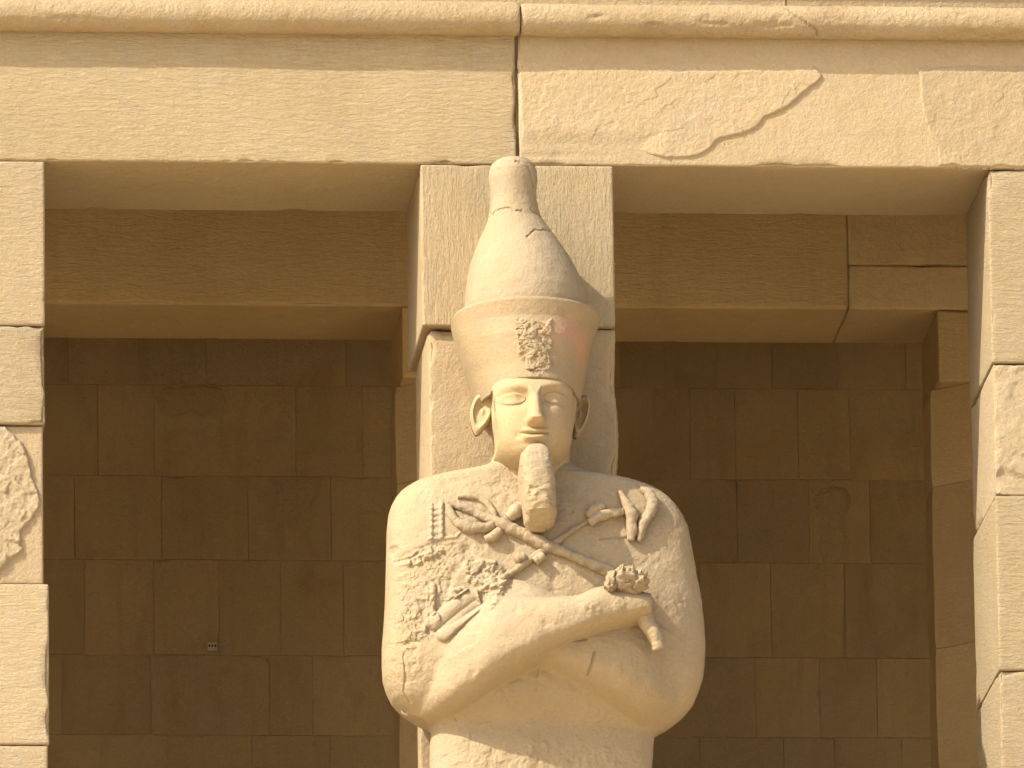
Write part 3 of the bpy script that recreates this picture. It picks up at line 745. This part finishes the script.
# mouth
mx = (fx-535)/13.6; ml = 434.8-1.6*mx*mx*1.3; mi = np.clip(1-mx*mx, 0, 1)
Hh += .012*gs(535, 436, 15, 8)
Hh += .020*np.exp(-((fy-(ml-3.2))/2.4)**2)*mi**.6*sstep(.6, -.8, fy-ml)
Hh += .025*np.exp(-((fy-(ml+3.8))/2.9)**2)*mi**.8*sstep(-.6, .8, fy-ml)
Hh -= .011*np.exp(-((fy-ml)/1.0)**2)*sstep(1.12, .9, np.abs(mx))
Hh -= .007*gs(535, 443.5, 9, 2.2)
Hh -= .006*gs(535, 430, 3, 1.6)
for s in (-1, 1): Hh -= .009*gs(535+s*16.5, 435, 2.6, 3)
Hh += .016*gs(535, 449, 12, 6)
n2 = fbm(Xh, Yh*0, Zh, 10, 4); n3 = fbm(Xh, Yh*0, Zh, 30, 3)
Hh += .0016*n2+.0008*n3
fd = np.clip(np.cos(psi2), 0, 1)[None, :]**.4
Yh = Yh-Hh*fd
pb2 = np.linspace(math.pi/2, -math.pi/2, 42)[1:-1]
Xb = CXh[:, None]+HWh[:, None]*np.sin(pb2)[None, :]; Yb = HS+(.30*np.cos(pb2)**.8)[None, :]+0*Xb; Zb = np.repeat(zh[:, None], 40, 1)
V = np.stack([np.hstack([Xh, Xb]), np.hstack([Yh, Yb]), np.hstack([Zh, Zb])], -1)
head = mesh('head', V.reshape(-1, 3), gridf(V.shape[0], V.shape[1], wrap=True, flip=True), M_face, ST)

# ---- ears
def ear(cx, cy, rx, ry, Yc, lean, parent, mirror=1):
    nr_, nt_ = 26, 48
    r = np.linspace(0, 1, nr_)[:, None]; a = np.linspace(0, 2*math.pi, nt_, endpoint=False)[None, :]
    # outline: wide at the top, narrow lobe
    ca, sa = np.cos(a), np.sin(a); e_ = np.where(sa > 0, .72, 1.0)
    ox = np.sign(ca)*np.abs(ca)**e_*(1-.38*np.clip(-sa, 0, 1)); oz = np.sign(sa)*np.abs(sa)**e_
    px = r*ox; pz = r*oz
    rim = .022*np.exp(-((r-.80)/.17)**2)*(1-.5*sstep(.2, 1., px))*sstep(-1.2, -.3, pz+.0*px)
    hol = -.019*np.exp(-(((px-.05)/.34)**2+((pz-.30)/.36)**2))
    trg = .018*np.exp(-(((px-.10)/.20)**2+((pz-.12)/.20)**2))
    lob = .014*np.exp(-(((px-.15)/.35)**2+((pz+.72)/.25)**2))
    h = .022*np.sqrt(np.clip(1-r**4, 0, 1))+rim+hol+trg+lob
    tilt = math.radians(-12)*mirror
    X = px*rx/200; Z = pz*ry/200
    c = unp(cx, cy, Yc)
    X, Z = X*math.cos(tilt)-Z*math.sin(tilt)*1.0, X*math.sin(tilt)+Z*math.cos(tilt)
    sh_ = X*mirror*(-lean)
    Vf = np.stack([c[0]+X*mirror if mirror < 0 else c[0]+X, c[1]-h+sh_*0+np.abs(lean)*(-(X if mirror > 0 else X))*-.0, c[2]+Z], -1)
    Vf[..., 1] += lean*(X if mirror > 0 else X)
    Vb = np.stack([Vf[..., 0], Vf[..., 1]*0+c[1]+.035+lean*X+0*r, Vf[..., 2]], -1)
    V = np.vstack([Vf.reshape(-1, 3), Vb.reshape(-1, 3)])
    n = nr_*nt_
    F = np.vstack([gridf(nr_, nt_, wrap=True), gridf(nr_, nt_, off=n, wrap=True, flip=True),
                   np.array([((nr_-1)*nt_+k, (nr_-1)*nt_+(k+1) % nt_, n+(nr_-1)*nt_+(k+1) % nt_, n+(nr_-1)*nt_+k)[::-1] for k in range(nt_)])])
    return mesh('ear', V, F, M_face, parent)
ear(480.6, 414.5, 11, 21.5, -.44, -.35, ST, 1)
ear(580, 417, 8, 22, -.36, .55, ST, -1)

# ---- beard
def loft(name, rows_, n_exp, mat, parent, NZ=120, NA=90, amp=.004, freq=20, seed=0, post=None, back=None):
    """rows: (py, pxl, pxr, y front, y back) -> closed column"""
    rw = np.array(rows_, float); py = np.linspace(rw[0, 0], rw[-1, 0], NZ)
    col = [np.interp(py, rw[:, 0], rw[:, k]) for k in range(1, 5)]
    a = np.linspace(0, 2*math.pi, NA, endpoint=False)
    P = []
    for i in range(NZ):
        A = unp(col[0][i], py[i], (col[2][i]+col[3][i])/2); B = unp(col[1][i], py[i], (col[2][i]+col[3][i])/2)
        cx, cy, hx, hy = (A[0]+B[0])/2, (col[2][i]+col[3][i])/2, (B[0]-A[0])/2, (col[3][i]-col[2][i])/2
        ca, sa = np.cos(a), np.sin(a); e = 2/n_exp
        P.append(np.stack([cx+hx*np.sign(ca)*np.abs(ca)**e, cy+hy*np.sign(sa)*np.abs(sa)**e, np.full(NA, (A[2]+B[2])/2)], -1))
    V = np.array(P)
    cen = V.mean(1, keepdims=True); V[..., 1] += 0
    n = fbm(V[..., 0], V[..., 1], V[..., 2]+seed, freq, 4)
    dirn = V-cen; dirn[..., 2] = 0; L = np.linalg.norm(dirn, axis=-1, keepdims=True)+1e-9
    V = V+dirn/L*(amp*n)[..., None]
    if post: V = post(V)
    capa = V[0].mean(0); capb = V[-1].mean(0)
    V = np.concatenate([np.tile(capa, (1, NA, 1)), V, np.tile(capb, (1, NA, 1))])
    return mesh(name, V.reshape(-1, 3), gridf(NZ+2, NA, wrap=True, flip=True), mat, parent)
def bpost(V):
    px, py = proj(V[..., 0], V[..., 1], V[..., 2])
    n = fbm(V[..., 0], V[..., 1]*.3, V[..., 2], 12, 4)
    # broken face of the lower half: a step cut back, then a facet turned down
    m = sstep(483.5, 487, py+n*9)*sstep(526, 531, px-(py-485)*.05+n*5)
    V[..., 1] += m*(.020+.040*n)*(V[..., 1] < -.72)
    return V
loft('beard', [(446.5, 530, 541.5, -.84, -.70), (449, 525, 546, -.872, -.70), (456, 521, 550, -.90, -.68), (466, 519.5, 552.5, -.915, -.66), (482, 521, 554, -.925, -.64), (505, 524.5, 556, -.93, -.64), (514, 526, 556, -.915, -.64), (524, 529, 554.5, -.84, -.64), (530, 533, 549, -.78, -.64), (531, 537, 547, -.75, -.64)],
     3.4, M_stat, ST, NZ=170, amp=.010, freq=22, post=bpost)
loft('beard_support', [(452, 518, 536, -.80, -.55), (480, 519, 540, -.80, -.55), (505, 521, 545, -.80, -.60), (525, 524, 545, -.78, -.62), (533, 530, 545, -.74, -.64)], 6, M_stat, ST, NZ=60, amp=.003)

# ---- crown
CS_ = -.40
def crown_ring(rows_, NZ, NA, yb, fn=None, name='crown', mat=None, n=2.0, parent=None):
    """rows (py at side silhouette, pxl, pxr, depth of front) ; back runs straight to the pillar"""
    rw = np.array(rows_, float)
    A = np.array([unp(r[1], r[0], CS_) for r in rw]); B = np.array([unp(r[2], r[0], CS_) for r in rw])
    z = (A[:, 2]+B[:, 2])/2; o = np.argsort(z); z = z[o]
    s = np.concatenate([[0], np.cumsum(np.hypot(np.diff(z), np.diff((B[o, 0]-A[o, 0])/2)))])
    q = np.linspace(0, s[-1], NZ)
    zz = np.interp(q, s, z); xl_ = np.interp(q, s, A[o, 0]); xr_ = np.interp(q, s, B[o, 0]); fd_ = np.interp(q, s, rw[o, 3])
    a = np.linspace(-math.pi/2, math.pi/2, NA)[None, :]
    cx = ((xl_+xr_)/2)[:, None]; h = ((xr_-xl_)/2)[:, None]
    X = cx+h*np.sin(a); Y = CS_-fd_[:, None]*np.cos(a); Z = np.repeat(zz[:, None], NA, 1)
    nb = 24; tb = np.linspace(0, 1, nb+1)[1:]
    # right side back, along the pillar, left side back
    zs0, zs1 = unp(512, 184, CS_)[2], unp(512, 212, CS_)[2]
    free = sstep(zs1, zs0, zz)[:, None]; ybk = yb*(1-free)+(CS_+h)*free
    cr_ = np.sqrt(np.clip(1-tb[None, :]**2, 0, 1))
    wr = (1-.10*tb[None, :]**2)*(1-free)+cr_*free; yr_ = tb[None, :]+0*free
    Xr = cx+h*wr; Yr = CS_+(ybk-CS_)*yr_; Zr = np.repeat(zz[:, None], nb, 1)
    Xl_ = cx-h*wr[:, ::-1]; Yl = CS_+(ybk-CS_)*yr_[:, ::-1]
    X = np.hstack([X, Xr, Xl_]); Y = np.hstack([Y, Yr, Yl]); Z = np.hstack([Z, Zr, Zr])
    V = np.stack([X, Y, Z], -1)
    if fn: V = fn(V)
    c0 = V[0].mean(0); c1 = V[-1].mean(0); m = V.shape[1]
    V = np.concatenate([np.tile(c0, (1, m, 1)), V, np.tile(c1, (1, m, 1))])
    return mesh(name, V.reshape(-1, 3), gridf(NZ+2, m, wrap=True), mat, parent)
CR = group_part('crown', (525, 300), ST)
def bulb_fn(V):
    n = fbm(V[..., 0], V[..., 1], V[..., 2], 5, 4)
    n1 = fbm(V[..., 0], V[..., 1], V[..., 2], 22, 3)
    px, py = proj(V[..., 0], V[..., 1], V[..., 2])
    g = .006*n+.0014*n1
    # chipped crack round the neck and shoulder of the crown
    for pts in ([(488, 216), (495, 212), (503, 209), (508, 206), (514, 210), (524, 210), (533, 211), (541, 216)], [(527, 236), (535, 231), (543, 230), (549, 232)], [(517, 163), (527, 164), (531, 172), (533, 184)]):
        b = 1e9
        for (ax, ay), (bx, by) in zip(pts[:-1], pts[1:]):
            d, _ = seg(px+n1*2, py+n1*5, ax, ay, bx, by); b = np.minimum(b, d)
        g = g-.010*np.exp(-(b/1.1)**2)*(V[..., 1] < -.3)*(fbm(V[..., 0], V[..., 2], V[..., 2]*0, 8, 2) > -.35)
    V[..., 1] -= g; V[..., 0] += np.where(V[..., 1] > -.46, .4*g*np.sign(V[..., 0]-V[..., 0].mean(1, keepdims=True)), 0)
    return V
crown_ring([(157.5, 510, 516, .015), (158, 505, 521, .04), (160.5, 497, 529, .085), (165, 491.5, 534, .105), (172, 489, 537, .118), (180, 488.5, 537.5, .12), (190, 490, 536.5, .118), (200, 491.3, 536.5, .118), (210, 490.5, 538.5, .125), (220, 488, 542, .14), (230, 484, 549.5, .17), (240, 479.5, 556.5, .20),
            (250, 475.5, 563.5, .235), (260, 472, 570, .265), (270, 469.5, 575.5, .29), (282, 467.5, 581, .31), (295, 466.3, 585.5, .325), (308, 465.5, 588, .33), (322, 466, 588, .33)], 260, 150, .02, bulb_fn, 'white_crown_bulb', M_bulb, parent=CR)
def cone_fn(V):
    px, py = proj(V[..., 0], V[..., 1], V[..., 2])
    n = fbm(V[..., 0], V[..., 1], V[..., 2], 5, 4); n1 = fbm(V[..., 0], V[..., 1], V[..., 2], 28, 4); n2_ = fbm(V[..., 0], V[..., 1], V[..., 2]+4, 11, 3)
    front = V[..., 1] < -.5
    sd = sdpoly(px+n2_*9, py+n*9+n1*3, np.array([(516, 320), (553, 319), (552, 345), (549, 366), (540, 372), (524, 372), (517, 350)], float))
    m = sstep(2, -2, sd)*front
    V[..., 1] -= .004*n+.0012*n1+m*(.004+.017*broken(V[..., 0], V[..., 2], 17, 3))
    # lower edge arches up over the brow, with a thin frontlet band
    V[..., 2] += 0
    return V
# the red crown: lower rows follow the temples and arch over the forehead
def red_crown():
    rows_ = [(319.0, 455, 597, .345), (319.5, 452.5, 599.5, .368), (321.5, 451.8, 600, .372), (324, 452.5, 599.3, .370), (334, 455.5, 595.5, .362), (350, 460.5, 590.5, .383), (366, 466, 587.2, .383), (380, 471.5, 584.5, .384), (395, 476.5, 581.5, .400), (405, 479.5, 579.5, .405)]
    rw = np.array(rows_); A = np.array([unp(r[1], r[0], CS_) for r in rw]); B = np.array([unp(r[2], r[0], CS_) for r in rw])
    NZ, NA = 230, 300
    s = np.linspace(0, 1, len(rw)); s = np.concatenate([[0], np.cumsum(np.hypot(np.diff(A[:, 2]), np.diff(A[:, 0])))]); q = np.linspace(0, s[-1], NZ)
    zl = np.interp(q, s, (A[:, 2]+B[:, 2])/2); xl_ = np.interp(q, s, A[:, 0]); xr_ = np.interp(q, s, B[:, 0]); fd_ = np.interp(q, s, rw[:, 3])
    a = np.linspace(-math.pi/2, math.pi/2, NA)[None, :]
    # parameter 0..1 down the cone; at the middle of the face it ends higher
    w = (q/q[-1])[:, None]
    px_front = np.sin(a)*51
    endz_side = zl[-1]; top = zl[0]
    zmid = unp(532, 376.5, -.80)[2]
    arch = np.clip(1-np.abs(np.sin(a)/.86)**3.0, 0, 1)**.6
    endz = endz_side+(zmid-endz_side)*arch
    Z = top+(endz-top)*((top-zl)/(top-endz_side))[:, None]
    X0 = np.interp(Z.ravel(), zl[::-1], xl_[::-1]).reshape(Z.shape); X1 = np.interp(Z.ravel(), zl[::-1], xr_[::-1]).reshape(Z.shape); FD = np.interp(Z.ravel(), zl[::-1], fd_[::-1]).reshape(Z.shape)
    Z = Z+.028*np.cos(a)*np.clip(1-(zl[0]-zl)/.12, 0, 1)[:, None]
    cx = (X0+X1)/2; h = (X1-X0)/2
    X = cx+h*np.sin(a); Y = CS_-FD*np.clip(np.cos(a), 0, 1)**.92
    nb = 20; tb = np.linspace(0, 1, nb+1)[1:][None, :]
    c_e = ((xl_+xr_)/2)[:, None]; h_e = ((xr_-xl_)/2)[:, None]
    Xr = c_e+h_e*(1-.15*tb**2); Yr = CS_+(.02-CS_)*tb+0*h_e; Zr = zl[:, None]+0*Xr
    Xl2 = c_e-h_e*(1-.15*tb[:, ::-1]**2); Yl2 = CS_+(.02-CS_)*tb[:, ::-1]+0*h_e
    V = np.stack([np.hstack([X, Xr, Xl2]), np.hstack([Y, Yr, Yl2]), np.hstack([Z, Zr, Zr])], -1)
    V = cone_fn(V)
    # close inside: turn the lower edge inward, top inward under the bulb
    m = V.shape[1]; cen = np.array([cx.mean(), -.38, 0])
    def inner(ring, k, dz):
        r_ = ring.copy(); r_[:, :2] = cen[:2]+(ring[:, :2]-cen[:2])*k; r_[:, 2] += dz; return r_[None]
    V = np.concatenate([inner(V[0], .2, 0), inner(V[0], .96, .0), V, inner(V[-1], .985, -.004), inner(V[-1], .93, .004), inner(V[-1], .2, .05)])
    return mesh('red_crown', V.reshape(-1, 3), gridf(V.shape[0], m, wrap=True, flip=True), None, CR)
rc = red_crown()
# traces of red paint on pale stone
mr = stone('crown_with_paint_traces', (.365, .28, .16), (.355, .262, .14), 'none', .75, stain=.2, pits=.3, streak=.12, grey=.35); nt = mr.node_tree; L = nt.links
bs = nt.nodes['Principled BSDF']; src = bs.inputs['Base Color'].links[0].from_socket
tcn = nt.nodes.new('ShaderNodeTexCoord'); last = src
ns = nt.nodes.new('ShaderNodeTexNoise'); ns.inputs['Scale'].default_value = 16; ns.inputs['Detail'].default_value = 6; L.new(tcn.outputs['Object'], ns.inputs[0])
for (qx, qy, yy, rr, colr, f) in ((474, 324, -.66, .075, (.50, .20, .13), .75), (556, 328, -.76, .13, (.42, .24, .17), .50), (572, 330, -.66, .15, (.50, .24, .14), .45), (487, 322, -.70, .09, (.50, .24, .15), .35), (580, 352, -.60, .13, (.50, .24, .13), .45)):
    p = unp(qx, qy, yy)-base_of(CR)
    vm = nt.nodes.new('ShaderNodeVectorMath'); vm.operation = 'DISTANCE'; L.new(tcn.outputs['Object'], vm.inputs[0]); vm.inputs[1].default_value = tuple(p)
    mrn = nt.nodes.new('ShaderNodeMapRange'); mrn.inputs[1].default_value = rr; mrn.inputs[2].default_value = rr*.15; mrn.inputs[3].default_value = 0; mrn.inputs[4].default_value = 1; L.new(vm.outputs['Value'], mrn.inputs[0])
    m2 = nt.nodes.new('ShaderNodeMapRange'); m2.inputs[1].default_value = .33; m2.inputs[2].default_value = .56; m2.inputs[4].default_value = f*1.0; L.new(ns.outputs['Fac'], m2.inputs[0])
    mu = nt.nodes.new('ShaderNodeMath'); mu.operation = 'MULTIPLY'; L.new(mrn.outputs[0], mu.inputs[0]); L.new(m2.outputs[0], mu.inputs[1])
    mx_ = nt.nodes.new('ShaderNodeMix'); mx_.data_type = 'RGBA'; L.new(mu.outputs[0], mx_.inputs[0]); L.new(last, mx_.inputs[6]); mx_.inputs[7].default_value = (*colr, 1); last = mx_.outputs[2]
L.new(last, bs.inputs['Base Color'])
rc.data.materials.append(mr)
